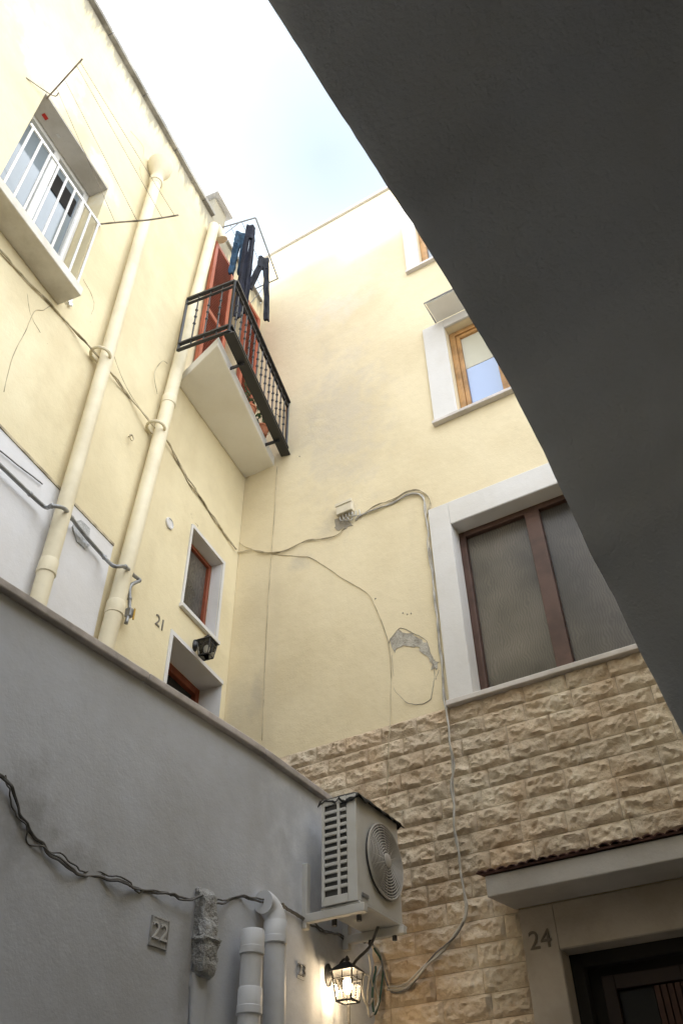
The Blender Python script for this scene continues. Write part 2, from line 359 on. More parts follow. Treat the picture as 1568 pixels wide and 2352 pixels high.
mb=MB(); mb.loft([[L.P(u_+r*math.cos(a*math.pi/12),z_+r*math.sin(a*math.pi/12),o) for a in range(24)] for r,o in((.045,.001),(.045,.012),(.036,.016),(.034,.010))]); mk("vent_cap",mb,m_trim,house,smooth='auto')
u_,z_=L.uz(294,1008)
mb=MB(); mb.tube([L.P(u_+.022*math.cos(a*math.pi/8),z_+.022*math.sin(a*math.pi/8),.03) for a in range(17)],.004,6).tube([L.P(u_,z_+.022,0),L.P(u_,z_+.022,.035)],.005,6); mk("wall_ring",mb,m_cable,house,smooth=True)
for pts in ([(430,1100),(445,1140),(440,1185),(455,1210)],[(20,600),(60,655),(70,720),(110,790)],[(190,640),(215,690),(208,740)],[(300,300),(330,345),(322,400),(350,440)]):
    mb=MB().tube(smoothpath([L.W(x,y,.0005) for x,y in pts],8,.014),.0014,4); mk("plaster_crack",mb,m_cable,house)
# balcony
bz=L.Z(485,990)
def hp(px,py,z): 
    u,o=L.hz(px,py,z); return u,o
c0=(L.U(412,862),.0); c1=hp(500,792,bz); c2=hp(632,1076,bz); c3=(UC-.005,.0)
c2=(min(c2[0],UC-.005),c2[1])
def pp(c,z,dn=0): return L.P(c[0],z,c[1]+dn)
mb=MB().prism([pp(c0,bz,.001),pp(c1,bz),pp(c2,bz),pp(c3,bz,.001)],(0,0,.11)); bal=mk("balcony",mb,m_slab,house,bevel=.008)
rz=bz+.14
r1=hp(527,748,rz); r2=hp(657,1030,rz)
q1=L.P(r1[0],0,r1[1]); q2=L.P(min(r2[0],UC-.03),0,r2[1])
topz=zat(536,645,q1)
r0=hp(431,688,topz); q0=L.P(r0[0],0,max(r0[1],.03))
mb=MB()
def bar(a,b,za,zb,h,t):
    a=Vector((a.x,a.y,za)); b=Vector((b.x,b.y,zb)); d=(b-a); dd=Vector((d.x,d.y,0)).normalized(); pr=Vector((-dd.y,dd.x,0))*t/2; hv=Vector((0,0,h/2))
    vs=[a-pr-hv,a+pr-hv,a+pr+hv,a-pr+hv,b-pr-hv,b+pr-hv,b+pr+hv,b-pr+hv]
    mb.add(vs,[(0,1,2,3),(4,7,6,5),(0,4,5,1),(1,5,6,2),(2,6,7,3),(3,7,4,0)])
for (a,b) in((q0,q1),(q1,q2)):
    w_=.05 if a is q1 else .03
    bar(a,b,rz,rz,.018,w_); bar(a,b,rz-.075,rz-.075,.014,w_*.9); bar(a,b,topz,topz,.02,w_); bar(a,b,topz-.07,topz-.07,.012,.022)
    Ln=(b-a).length; k=max(4,int(Ln/.09))
    for i in range(k+1):
        p=a.lerp(b,i/k); big=(i in(0,k))
        mb.tube([(p.x,p.y,rz-.08),(p.x,p.y,topz)],.013 if big else .0065,6)
        if not big:
            for f in(.35,.5,.65):
                mb.sphere((p.x,p.y,rz+(topz-rz)*f),.014,seg=6,rg=4)
    if a is q1:
        bar(a,b,rz-.04,rz-.04,.07,.012); bar(a,b,rz-.09,rz-.09,.01,.085)
for f in(.22,.85):
    p=q1.lerp(q2,f); nn=Vector((L.n.x,L.n.y,0)); e=p-nn*.16
    bar(p,e,bz+.03,bz+.03,.03,.012); bar(p,p+Vector((.0,.001,0)),bz+.03,bz+.03,.03,.03)
    mb.tube([(p.x,p.y,bz+.03),(p.x,p.y,rz-.04)],.01,6)
mk("railing",mb,m_iron,bal,smooth='auto')
def shutter(u0,u1,z0,z1,o,nm):
    mb=MB(); mb.ring(L,u0,u1,z0,z1,.045,o,o+.035); 
    zz=z0+.05
    mb.box(L,u0+.045,u1-.045,(z0+z1)/2-.03,(z0+z1)/2+.03,o+.002,o+.033)
    while zz<z1-.06:
        if abs(zz-(z0+z1)/2)>.04:
            vs=[L.P(u0+.044,zz,o+.03),L.P(u1-.044,zz,o+.03),L.P(u1-.044,zz+.028,o+.008),L.P(u0+.044,zz+.028,o+.008)]
            mb.prism(vs,(0,0,.006))
        zz+=.035
    mb.box(L,u0+.044,u1-.044,z0+.044,z1-.044,o+.0,o+.006)
    return mk(nm,mb,m_red,house)
shutter(L.U(470,660),3.985,bz+.13,9.28,.02,"shutter"); shutter(4.29,4.58,bz+.13,9.22,.02,"shutter")
mb=MB().box(L,bu0+.002,bu1-.002,bz0,bz1-.002,-.2,-.18); mk("door_glass",mb,m_glass,house)
mb=MB().ring(L,bu0+.002,bu1-.002,bz0,bz1-.003,.04,-.178,-.14); mk("door_frame",mb,m_red,house)
# ================= BACK HOUSE =================
back=thing("cream_house",B.P(-1.2,0,-.15),"cream plastered house with rough stone cladding below and wooden windows","house")
BROOF=10.56
a0=B.U(1063,1400); aum=B.U(1262,1370,-.1); a1=2*aum-a0; az0=B.Z(1090,1600); az1=B.Z(1040,1206)
e0=B.U(1036,850); e1=B.U(1178,900); ez0=B.Z(1052,948); ez1=B.Z(1018,757)
g0=B.U(962,585); g1=g0+(e1-e0); gz0=B.Z(968,608); gzt=gz0+1.15
o0=B.U(1298,2230); oz1=B.Z(1300,2182); o1=1.1
BU1=2.2
wm=wallmesh(B,BC,BU1,0,BROOF,[(a0,a1,az0,az1),(e0,e1,ez0,ez1),(g0,g1,gz0,gzt),(o0,o1,0,oz1)],.35)
mk("wall",wm,m_back,back,merge=True)
mb=MB().box(B,BC-.03,BU1,BROOF+.001,BROOF+.04,-.36,.03); mk("coping",mb,m_trim,back,bevel=.005)
# big window
sw=a0-B.U(1010,1400); st=B.Z(987,1175)-az1
mb=MB().box(B,a0-sw,a0-.001,az0,az1+st,.001,.022).box(B,a1+.001,a1+sw,az0,az1+st,.001,.022).box(B,a0-.0005,a1+.0005,az1+.001,az1+st,.001,.022)
bw=MB().ring(B,a0+.003,a1-.003,az0+.003,az1-.003,.045,-.16,-.1); bw.box(B,aum-.05,aum+.05,az0+.05,az1-.05,-.16,-.095)
bwo=mk("window",bw,m_brown,back,bevel=.004)
mk("surround",mb,m_trim,bwo,bevel=.004)
mb=MB().box(B,a0+.05,aum-.051,az0+.05,az1-.05,-.14,-.135).box(B,aum+.051,a1-.05,az0+.05,az1-.05,-.14,-.135); mk("glass",mb,m_net,bwo)
mb=MB().box(B,a0-sw-.01,a1+sw,az0-.035,az0-.001,-.1,.055); mk("sill",mb,m_sill,bwo,bevel=.005)
mb=MB().box(B,a0+.001,a0+.003,az0,az1-.004,-.1,.02).box(B,a0+.003,a1-.003,az1-.003,az1-.001,-.1,.02); mk("reveal",mb,m_trim,bwo)
# middle window
sw=e0-B.U(983,850)
mb=MB().box(B,e0-sw,e0-.001,ez0-.02,ez1+.10,.001,.022).box(B,e0-.0005,e1+.2,ez1+.001,ez1+.10,.001,.022).box(B,e1+.001,e1+.2,ez0-.02,ez1,.001,.022)
fw=MB().ring(B,e0+.003,e1-.003,ez0+.003,ez1-.003,.05,-.13,-.07); fw.ring(B,e0+.054,e1-.054,ez0+.054,ez1-.054,.035,-.12,-.085)
fo=mk("window",fw,m_wood,back,bevel=.004); mk("surround",mb,m_trim,fo,bevel=.004)
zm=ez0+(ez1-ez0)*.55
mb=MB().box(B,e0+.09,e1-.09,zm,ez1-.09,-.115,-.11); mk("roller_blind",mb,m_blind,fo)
mb=MB().box(B,e0+.09,e1-.09,ez0+.09,zm-.002,-.117,-.113); mk("glass",mb,m_skytint,fo)
mb=MB().box(B,e0-sw-.01,e1+.25,ez0-.05,ez0-.02,.001,.05); mk("sill",mb,m_sill,fo,bevel=.004)
mb=MB().box(B,e0-sw,e1+.2,ez0-.0195,ez0-.001,.001,.03); mk("sill_board",mb,m_trim,fo)
cz=B.Z(1008,748)+.02; cu0,co0=B.hz(980,698,cz)
cu0=B.U(1006,746)
mb=MB().box(B,cu0,e1+.1,cz,cz+.02,.023,max(.12,co0)); can=mk("awning",mb,m_slab,fo,bevel=.003)
mb=MB(); oo=max(.12,co0); mb.tube([B.P(cu0-.012,cz+.01,.02),B.P(cu0-.012,cz+.01,oo+.01),B.P(e1+.1,cz+.01,oo+.01)],.008,6); mk("awning_frame",mb,m_gas,can)
# top window
mb=MB().box(B,g0-B.U(962,585)+B.U(933,600),g0-.001,gz0-.02,gzt+.1,.001,.022).box(B,g0,g1+.15,gzt+.001,gzt+.1,.001,.022)
tw=mk("window",MB().ring(B,g0+.003,g1-.003,gz0+.003,gzt-.003,.06,-.1,-.05),m_wood,back); mk("surround",mb,m_trim,tw)
mb=MB().box(B,g0+.06,g1-.06,gz0+.06,gzt-.06,-.09,-.08); mk("glass",mb,m_glass2,tw)
mb=MB().box(B,B.U(933,600)-.01,g1+.2,gz0-.05,gz0-.02,.001,.04); mk("sill",mb,m_sill,tw)
# stone cladding
ST=B.Z(1030,1640); ST=(ST+B.Z(700,1713))/2
dzu=B.U(1203,2150); cb=B.Z(1185,2095); cuo,coo=B.hz(1118,2062,cb)
CH=.108; GAP=.0025
mb=MB(); tones=[]; z1=ST; row=0
def block(u0,u1,za,zb,hi):
    nx=max(2,int((u1-u0)/(.009 if hi else .08))); ny=12 if hi else 2
    sd=random.uniform(0,100); base=len(mb.v); tone=random.uniform(.84,1.08)
    tu=random.uniform(-.014,.014); tz=random.uniform(-.012,.006)
    for j in range(ny+1):
        for i in range(nx+1):
            fu=i/nx; fz=j/ny; uu=u0+(u1-u0)*fu; zz=za+(zb-za)*fz
            e=min(fu*(u1-u0),(1-fu)*(u1-u0),fz*(zb-za),(1-fz)*(zb-za))
            en=.004+.007*noise.noise(Vector((uu*24,zz*24,sd+4)))
            m_=min(1,max(0,(e-en)/.012))
            r1_=1-abs(noise.noise(Vector((uu*9+zz*7,zz*15,sd))))*2.4
            r2_=1-abs(noise.noise(Vector((uu*24,zz*30-uu*10,sd+3))))*2.2
            h=.66*r1_+.36*r2_+.5*noise.noise(Vector((uu*60,zz*60,sd)))
            o=.011+ m_*(.003+.0175*max(-.25,h)+tu*(fu-.5)+tz*(fz-.5))
            mb.v.append(B.P(uu,zz,max(.008,o))); tones.append(tone)
    W_=nx+1
    for j in range(ny):
        for i in range(nx): mb.f.append((base+j*W_+i,base+j*W_+i+1,base+(j+1)*W_+i+1,base+(j+1)*W_+i))
    edge=[i for i in range(W_)]+[j*W_+nx for j in range(1,ny+1)]+[ny*W_+i for i in range(nx-1,-1,-1)]+[j*W_ for j in range(ny-1,0,-1)]
    b2=len(mb.v)
    for k in edge:
        p=mb.v[base+k]; uu=B.u.x*p.x+B.u.y*p.y; mb.v.append(B.P(uu,p.z,.003)); tones.append(tone)
    ne=len(edge)
    for k in range(ne): mb.f.append((base+edge[k],base+edge[(k+1)%ne],b2+(k+1)%ne,b2+k))
while z1>0.05:
    zb=z1-GAP; za=z1-CH
    hi=z1>2.2
    u=BC+.02-(.13 if row%2 else 0)-random.uniform(.0,.03)
    ue=dzu if za<cb+.14 else BU1-.05
    while u<ue-.01:
        w=random.choice((.215,.24,.24,.25,.28)); e=min(u+w,ue)
        if ue-e<.06: e=ue
        us_=max(u,BC+.02)
        if e-us_>.02 and us_<1.4: block(us_,e-GAP,za,zb,hi and us_>-3.2 and us_<.6)
        u=e
    z1-=CH; row+=1
if az0-.036-ST>.03:
    zz=az0-.04
    while zz-ST>.02:
        zlo=max(ST,zz-CH); u=a0-.1
        while u<1.4:
            w=random.choice((.2,.235,.27,.3)); block(u,u+w-GAP,zlo+.002,zz-GAP,True); u+=w
        zz-=CH
cl=mk("stone_cladding",mb,m_stone,back,smooth='auto')
att=cl.data.color_attributes.new("tone",'FLOAT_COLOR','POINT')
for i,t in enumerate(tones):
    att.data[i].color=(t,t*.995,t*.98,1)
mb=MB().box(B,BC+.01,dzu,0.0,ST-.002,.001,.007).box(B,dzu+.0005,BU1-.05,cb+.02,ST-.002,.001,.007); mk("mortar_bed",mb,m_mortar,back)
# door 24
mb=MB().box(B,dzu,o0-.001,0,cb,.001,.03).box(B,o0-.0005,o1,oz1+.001,cb,.001,.03)
dp=mk("door_surround",mb,m_beige,back,bevel=.004)
mb=MB().box(B,o0+.0005,o0+.0025,0.01,oz1-.004,-.08,.029).box(B,o0+.003,o1-.003,oz1-.0025,oz1-.0005,-.08,.029); mk("door_reveal",mb,m_beige,back)
mb=MB().box(B,o0+.003,o0+.06,0,oz1-.003,-.14,-.08).box(B,o0+.061,o1-.005,oz1-.06,oz1-.003,-.14,-.081)
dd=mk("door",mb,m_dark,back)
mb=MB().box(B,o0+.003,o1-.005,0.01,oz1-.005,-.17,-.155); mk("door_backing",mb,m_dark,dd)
mb=MB()
m_dw=surf("dark_wood",(.022,.012,.009),rough=.6,bump=0)
for i in range(2):
    x=o0+.12+i*.5; mb.ring(B,x,x+.42,.1,oz1-.1,.06,-.149,-.12)
mk("door_leaf",mb,m_dw,dd,bevel=.004)
mb=MB().box(B,o0+.19,o0+.34,.2,oz1-.17,-.148,-.14); mk("door_glass",mb,surf("dull_glass",(.012,.012,.012),rough=.5,bump=0,spec=.2),dd)
mb=MB()
for k in range(5): mb.box(B,o0+.345+k*.03,o0+.370+k*.03,.17,oz1-.165,-.147,-.13)
mk("door_slats",mb,surf("red_brown_slats",(.055,.024,.016),rough=.6,bump=0),dd,bevel=.003)
u_,z_=B.uz(1240,2160,.03); text(B,"24",u_,z_,.115,.032,m_num24,back,depth=.003)
# canopy
pc=B.P(cuo,0,coo); ctop=zat(1108,2012,pc)
mb=MB().prism([B.P(cuo,cb+.001,coo),B.P(BU1-.06,cb+.001,coo),B.P(BU1-.06,cb+.001,.031),B.P(B.U(1187,2095),cb+.001,.031)],(0,0,ctop-cb-.002)); cano=mk("canopy",mb,m_canopy,back,bevel=.006)
mb=MB(); u=cuo-.01
while u<BU1-.1:
    r=.024; ring=[]
    dzr=random.uniform(-.005,.005)
    for (o,z) in((.03,ctop+.06),(coo*.5,ctop+.035),(coo+.022,ctop+.010+dzr)):
        ring.append([B.P(u+r*math.cos(a),z+r*.5*math.sin(a)+random.uniform(-.002,.002),o) for a in [math.pi*k/8 for k in range(9)]]+[B.P(u+(r-.008)*math.cos(a),z+(r-.008)*.5*math.sin(a),o) for a in [math.pi*k/8 for k in range(8,-1,-1)]])
    mb.loft(ring); u+=random.uniform(.046,.054)
mb.prism([B.P(cuo-.015,ctop+.002,coo+.012),B.P(BU1-.1,ctop+.002,coo+.012),B.P(BU1-.1,ctop+.045,.03),B.P(cuo-.015,ctop+.045,.03)],(0,0,.010))
mk("tile_edge",mb,m_tile,cano,smooth='auto')
def patch(pts,o,th,mat,nm,par,j=2.5,k_=3):
    mb=MB(); q=[]
    for i in range(len(pts)):
        a=pts[i]; b=pts[(i+1)%len(pts)]
        for k in range(k_):
            t=k/k_; q.append((a[0]+(b[0]-a[0])*t+random.uniform(-j,j),a[1]+(b[1]-a[1])*t+random.uniform(-j,j)))
    mb.prism([B.W(x,y,o) for x,y in q],tuple(Vector((B.n.x,B.n.y,0))*th)); return mk(nm,mb,mat,par)
patch([(893,1472),(905,1458),(915,1444),(928,1456),(945,1454),(962,1470),(978,1474),(988,1496),(993,1514),(1007,1522),(1007,1538),(992,1536),(986,1512),(970,1502),(962,1488),(940,1486),(918,1484),(905,1498)],.001,.003,m_render,"bare_plaster_patch",back,3.5,3)
patch([(770,1195),(785,1190),(800,1195),(812,1208),(795,1212),(778,1218),(768,1214)],.001,.003,m_bare,"bare_plaster_patch",back)
for pts in ([(990,1516),(997,1550),(994,1592),(980,1612),(952,1618),(930,1610)],[(893,1478),(915,1444),(945,1452),(978,1474),(993,1514)],[(1007,1538),(1000,1560)]):
    mb=MB().tube(smoothpath([B.W(x,y,.002) for x,y in pts],7,.014),.0024,5); mk("plaster_crack",mb,m_bare,back)
mb=MB().tube(smoothpath([B.W(x,y,.001) for x,y in((930,1610),(908,1590),(902,1550),(900,1505))],7,.010),.0012,4); mk("plaster_crack",mb,m_bare,back)
for x,y in((688,1048),(925,1408),(935,1411),(944,1409),(862,1375)):
    mb=MB().sphere(B.W(x,y,.001),.006,seg=6,rg=4); mk("plaster_chip",mb,m_bare,back)
# ================= CABLES ON WALLS =================
def cable(Fs,pts,r,mat,label,o=.012,jit=.004,strands=1,name="cable",n=6):
    mb=MB(); w=[]
    for q in pts:
        F=Fs if isinstance(Fs,Fr) else (G1 if q[0]<592 else G2)
        oo=q[2] if len(q)>2 else o
        w.append(F.W(q[0],q[1],oo))
    p0=smoothpath(w,n,jit)
    for s in range(strands):
        p=p0
        if strands>1:
            p=[x+noise.noise_vector(x*7+Vector((s*13,0,0)))*r*2.6+Vector((0,0,(s-(strands-1)/2)*r*.9)) for i,x in enumerate(p0)]
        mb.tube(p,r*(1-.15*s),6)
    return mk(name,mb,mat,smooth=True,label=label,category="cable")
cable(L,[(-60,500),(0,572),(60,640),(120,700),(165,752),(210,802,.05),(250,850,.03),(300,915),(345,968,.06),(385,1012,.03),(410,1062),(440,1112),(480,1172),(515,1225),(541,1262)],.0058,m_cable,"painted cable bundle running down the yellow house wall",strands=2)
cable(L,[(120,700),(100,712),(80,715),(60,760),(30,820),(10,900)],.002,m_cable,"thin cable on the yellow house wall",o=.003,jit=.003)
cable(L,[(250,770),(268,835),(300,905),(345,968)],.0022,m_cable,"thin sagging cable on the yellow house wall",o=.03,jit=.002)
cable(L,[(0,1035),(50,1075),(98,1112)],.004,m_gcable,"short grey cable on the white plaster panel",o=.02,jit=.003)
cable(L,[(362,905),(355,860),(372,830),(385,835)],.003,m_cable,"thin cable loop beside the drainpipe",o=.02,jit=.002)
cable(B,[(543,1268),(580,1264),(620,1270),(660,1262),(700,1243),(740,1238),(775,1228),(790,1212)],.004,m_cable,"painted cable bundle from corner to junction box",strands=2)
cable(B,[(830,1183),(865,1160),(900,1148),(935,1130),(962,1124),(982,1140),(988,1160),(978,1190),(983,1230),(986,1262)],.004,m_cable,"painted cable looping above the large window",strands=2)
cable(B,[(815,1195),(830,1182),(880,1163),(930,1140),(960,1132),(972,1150),(980,1200),(985,1260),(995,1340),(1003,1400),(1008,1470),(1016,1550),(1024,1628,.03),(1032,1690,.06),(1040,1740,.06),(1036,1800,.06),(1042,1880,.06),(1050,1950,.06),(1063,2040,.06),(1072,2085,.06),(1060,2125,.06),(1020,2175,.06),(975,2225,.06),(930,2262,.06),(890,2272,.06)],.0056,m_wcable,"pale cables hanging down the wall past the stone cladding",strands=2)
cable(B,[(636,1072),(630,1180),(622,1290),(612,1450),(606,1600),(602,1700)],.0026,m_cable,"thin straight cable down the cream wall",o=.005,jit=.0015)
cable(B,[(541,1240),(570,1258),(620,1272),(690,1278),(712,1281),(745,1300),(790,1330),(845,1364),(865,1402),(883,1445),(894,1490),(897,1540),(897,1620),(893,1700,.05),(890,1780,.05),(888,1850,.05)],.0027,m_cable,"thin cable crossing the cracked cream plaster",o=.004,jit=.004)
jb=thing("junction_box",B.W(797,1190),"cream wall junction box with loose cables below","junction box")
ju,jz=B.uz(797,1172)
mb=MB().box(B,ju-.075,ju+.065,jz-.05,jz+.055,.002,.045); mk("housing",mb,m_box,jb,bevel=.006)
mb=MB().box(B,ju-.08,ju+.07,jz+.03,jz+.06,.0455,.052); mk("cover",mb,m_box,jb,bevel=.003)
for k in range(5):
    mb=MB(); uu=ju-.055+k*.027; mb.tube(smoothpath([B.P(uu,jz-.05,.02),B.P(uu+.01,jz-.10,.03),B.P(uu+.03+.01*k,jz-.12-.015*(k%3),.03),B.P(uu+.06,jz-.06,.015)],5),.0045,6); mk("loose_wire",mb,m_wcable,jb,smooth=True)
GLAB="dirty cable bundle strung along the grey terrace wall"
cable(None,[(-40,1765),(0,1785),(30,1825),(60,1880),(85,1925),(120,1965),(180,2002),(240,2020),(310,2038),(380,2052),(440,2064,.03),(500,2066,.03),(560,2064),(620,2070,.05),(660,2088),(700,2112),(750,2140),(800,2158),(842,2164)],.0045,m_gcable,GLAB,o=.012,jit=.016,strands=2,n=12)
cable(None,[(0,1775),(22,1835),(62,1895),(75,1938),(130,1962),(185,1996),(260,2020),(330,2046)],.0028,m_gcable,"secondary frayed cable on the grey terrace wall",o=.012,jit=.024,n=12)
for pts,mt,lb in(([(842,2164),(865,2180),(875,2210),(862,2250),(868,2300),(850,2335),(842,2290),(850,2230),(846,2190)],m_wcable,"pale cable coil hanging by the lit lantern"),
              ([(860,2180),(878,2225),(872,2290),(860,2330),(855,2280),(862,2220)],m_green,"dark green hose loop hanging by the lit lantern"),
              ([(835,2240),(832,2280),(845,2310),(858,2280),(848,2245),(836,2238)],m_wcable,"small white cable ring hanging by the lantern")):
    cable(G2,pts,.0055,mt,lb,o=.06,jit=.006,name="cable_coil")
cable(B,[(868,2185),(880,2230),(890,2262),(905,2280),(945,2262),(1000,2190),(1050,2145),(1072,2095)],.0045,m_gcable,"dark cable drooping across the stone cladding",o=.06,jit=.004)
# ================= DRAINPIPES =================
def pipe(Fa,top,bot,r,o,mat,label,collars=(),funnel=False,name="drainpipe"):
    t=thing(name,Fa.W(*bot,o),label,"drainpipe")
    ut,zt=Fa.uz(*top,o); ub,zb=Fa.uz(*bot,o)
    mb=MB().tube([Fa.P(ub,zb,o),Fa.P((ub+ut)/2,(zb+zt)/2,o),Fa.P(ut,zt,o)],r,20); mk("pipe",mb,mat,t,smooth='auto')
    for c in collars:
        zc=Fa.Z(*c,o); f=(zc-zb)/(zt-zb); uc=ub+(ut-ub)*f
        mb=MB(); mb.tube([Fa.P(uc,zc+d,o) for d in(-.05,-.045,-.02,-.018,.04,.045)],[r*1.02,r*1.14,r*1.14,r*1.09,r*1.09,r*1.02],20); mk("collar",mb,mat,t,smooth='auto')
    if funnel:
        mb=MB(); mb.tube([Fa.P(ut,zt+d,o) for d in(-.16,-.13,-.125,-.06,-.055,0,.03,.12,.20,.205)],[r*1.05,r*1.1,r*1.28,r*1.28,r*1.12,r*1.15,r*1.5,r*2.3,r*2.4,r*1.6],24); mk("funnel",mb,mat,t,smooth='auto')
    return t
def clamp(F,px,py,o,r,t,mat):
    u,z=F.uz(px,py,o); mb=MB(); mb.tube([F.P(u+ r*1.35*math.cos(a),z,o+r*1.35*math.sin(a)) for a in [math.pi*2*k/20 for k in range(21)]],.011,6); mb.box(F,u-.02,u+.02,z-.012,z+.012,0.001,o-r); mk("clamp",mb,mat,t,smooth='auto')
PR=.046
p1=pipe(L,(362,405),(66,1460),PR,.075,m_pvc,"cream drainpipe with wide funnel on the yellow house",[(106,1300)],True); clamp(L,231,815,.075,PR,p1,m_pvc)
p2=pipe(L,(492,520),(236,1510),PR+.004,.075,m_pvc,"cream drainpipe beside the balcony of the yellow house",[(262,1395),(376,905)]); clamp(L,358,982,.075,PR,p2,m_pvc)
u_,z_=L.uz(508,535,.1)
mb=MB(); mb.tube([L.P(u_-.06,z_+.05,.075),L.P(u_-.01,z_+.03,.08),L.P(u_+.04,z_-.06,.09)],[.04,.045,.06],14); mk("outlet",mb,m_pvc,p2,smooth='auto')
p3=pipe(G2,(632,2110),(628,2480),.046,.06,m_pvcg,"white plastic pipe with elbow on the grey wall",[(628,2140)])
u_,z_=G2.uz(632,2110,.06)
el=[G2.P(u_,z_-.02,.06)]+[G2.P(u_-.055+.055*math.cos(a),z_+.055*math.sin(a),.06-.02*math.sin(a)) for a in [math.pi/12*k for k in range(0,8)]]
mb=MB().tube(el,.047,18); mk("elbow",mb,m_pvcg,p3,smooth='auto')
p4=pipe(G1,(580,2150),(565,2480),.044,.08,m_pvcg,"thick white drainpipe with collars on the grey wall",[(580,2165),(574,2300)])
# stained duct stub, roughly plastered
dct=thing("wall_duct",G1.W(465,2250,.0),"stained plastered duct box on the grey wall","duct")
def ductmesh(prof,px0,slope,amp=.006):
    rings=[]; pr=[]
    for i in range(len(prof)-1):
        for k in range(2): pr.append(tuple(prof[i][j]+(prof[i+1][j]-prof[i][j])*k/2 for j in range(3)))
    pr.append(prof[-1])
    for pi_,(py,hw,dp_) in enumerate(pr):
        u,z=G1.uz(px0-(py-2062)*slope,py); rr=[]
        sh=[(-1,0),(-1,.35),(-1,.75),(-.8,1),(-.3,1.02),(.3,1.0),(.8,1),(1,.75),(1,.35),(1,0)]
        for k,(a,b) in enumerate(sh):
            nn_=noise.noise(Vector((k*.7,pi_*.6,2)))*amp+noise.noise(Vector((k*2.3,pi_*1.7,7)))*amp*.7
            rr.append(G1.P(u+a*hw+nn_,z+nn_*.8,b*dp_+.001+(nn_*min(1,dp_*25) if b>0 else 0)))
        rings.append(rr)
    return MB().loft(rings)
mk("stub",ductmesh([(2044,.040,.012),(2052,.047,.028),(2062,.050,.04),(2085,.046,.040),(2110,.047,.045),(2135,.049,.050),(2156,.052,.055),(2162,.056,.060),(2169,.055,.060),(2175,.050,.055),(2195,.050,.054),(2215,.049,.050),(2235,.046,.046),(2243,.043,.036),(2247,.040,.018)],466,.04,.009),m_dirty,dct,smooth='auto')
mk("plaster_chase",ductmesh([(2240,.042,.014),(2300,.037,.018),(2380,.038,.016),(2460,.036,.017)],462,.05),m_grey,dct,smooth='auto')
# ================= GAS PIPE =================
gp=thing("gas_pipe",L.W(285,1440,.05),"galvanised gas pipe with yellow valve on the white panel","gas pipe")
gpts=[(-40,1035,.05),(0,1068,.05),(70,1135,.05),(105,1165,.06),(120,1162,.13),(148,1168,.14),(165,1190,.06),(200,1235,.05),(240,1280,.05),(262,1300,.14),(288,1302,.14),(308,1322,.06),(320,1333,.05),(300,1346,.05),(298,1375,.05),(297,1400,.05),(290,1432,.05)]
mb=MB().tube(smoothpath([L.W(x,y,o) for x,y,o in gpts],4),.0115,10); mk("pipe",mb,m_gas,gp,smooth=True)
for x,y,o in gpts[2:-1:2]:
    mb=MB().sphere(L.W(x,y,o),.016,seg=8,rg=5); mk("fitting",mb,m_gas,gp,smooth=True)
u,z=L.uz(297,1408,.05); mb=MB().box(L,u-.018,u+.018,z-.03,z+.03,.03,.07); mk("valve",mb,m_gas,gp,bevel=.005)
mb=MB().box(L,u+.004,u+.016,z-.05,z+.03,.075,.083); mk("valve_handle",mb,m_brass,gp,bevel=.003)
patchm=MB(); 
q=[(165,1210),(172,1198),(185,1195),(205,1215),(203,1232),(208,1250),(195,1262),(183,1250),(175,1245)]
patchm.prism([L.W(x,y,.0085) for x,y in q],tuple(Vector((L.n.x,L.n.y,0))*.008)); mk("mortar_patch",patchm,m_dirty,gp)
# ================= GREY TERRACE WALL =================
tw_=thing("terrace_wall",(-.6,3.6,0),"grey plastered terrace wall with thin stone coping","wall")
TZ=3.50
def line_int(F1,F2):
    a,b,c,d=F1.n.x,F1.n.y,F2.n.x,F2.n.y; D=a*d-b*c; return Vector(((F1.c*d-b*F2.c)/D,(a*F2.c-F1.c*c)/D))
def outline(off):
    f1=Fr(G1.u,G1.n,G1.c+off); f2=Fr(G2.u,G2.n,G2.c+off); fb=Fr(B.u,B.n,B.c+.008)
    k=line_int(f1,f2); e=line_int(f2,fb); s=k-f1.u*6.5
    r=.12; a=k-f1.u*r; b=k+f2.u*r; arc=[a*(1-t)**2+k*2*t*(1-t)+b*t*t for t in [i/8 for i in range(9)]]
    return [s]+arc+[e]
o1_=outline(0); i1_=outline(-.2)
def strip(oa,ib,z0,z1):
    mb=MB(); rings=[[Vector((a.x,a.y,z0)),Vector((a.x,a.y,z1)),Vector((b.x,b.y,z1)),Vector((b.x,b.y,z0))] for a,b in zip(oa,ib)]
    return mb.loft(rings)
mk("wall",strip(o1_,i1_,0,TZ),m_grey,tw_,smooth='auto')
oc=outline(.03); ic=outline(-.22)
def resample(poly,ss):
    out=[]; 
    for s in ss:
        r=s
        for i in range(len(poly)-1):
            l=(poly[i+1]-poly[i]).length
            if r<=l or i==len(poly)-2: out.append(poly[i]+(poly[i+1]-poly[i])*(r/l)); break
            r-=l
    return out
Lt=sum((oc[i+1]-oc[i]).length for i in range(len(oc)-1)); Li=sum((ic[i+1]-ic[i]).length for i in range(len(ic)-1))
s=0
mb=MB()
while s<Lt-.02:
    e=min(s+.82,Lt); ss=[s+.003+(e-s-.006)*k/8 for k in range(9)]
    a=resample(oc,ss); b=resample(ic,[x*Li/Lt for x in ss])
    mb.loft([[Vector((p.x,p.y,TZ+.001)),Vector((p.x,p.y,TZ+.036)),Vector((q.x,q.y,TZ+.036)),Vector((q.x,q.y,TZ+.001))] for p,q in zip(a,b)]); s=e
mk("coping",mb,m_cope2,tw_,bevel=.005)
mb=MB().prism([(G1.P(-6,2.6,-.201)),(G1.P(3.0,2.6,-.201)),B.P(BC+.3,2.6,.05),L.P(UC-.1,2.6,.001),L.P(-5,2.6,.001)],(0,0,.1)); mk("terrace_floor",mb,m_ground,tw_)
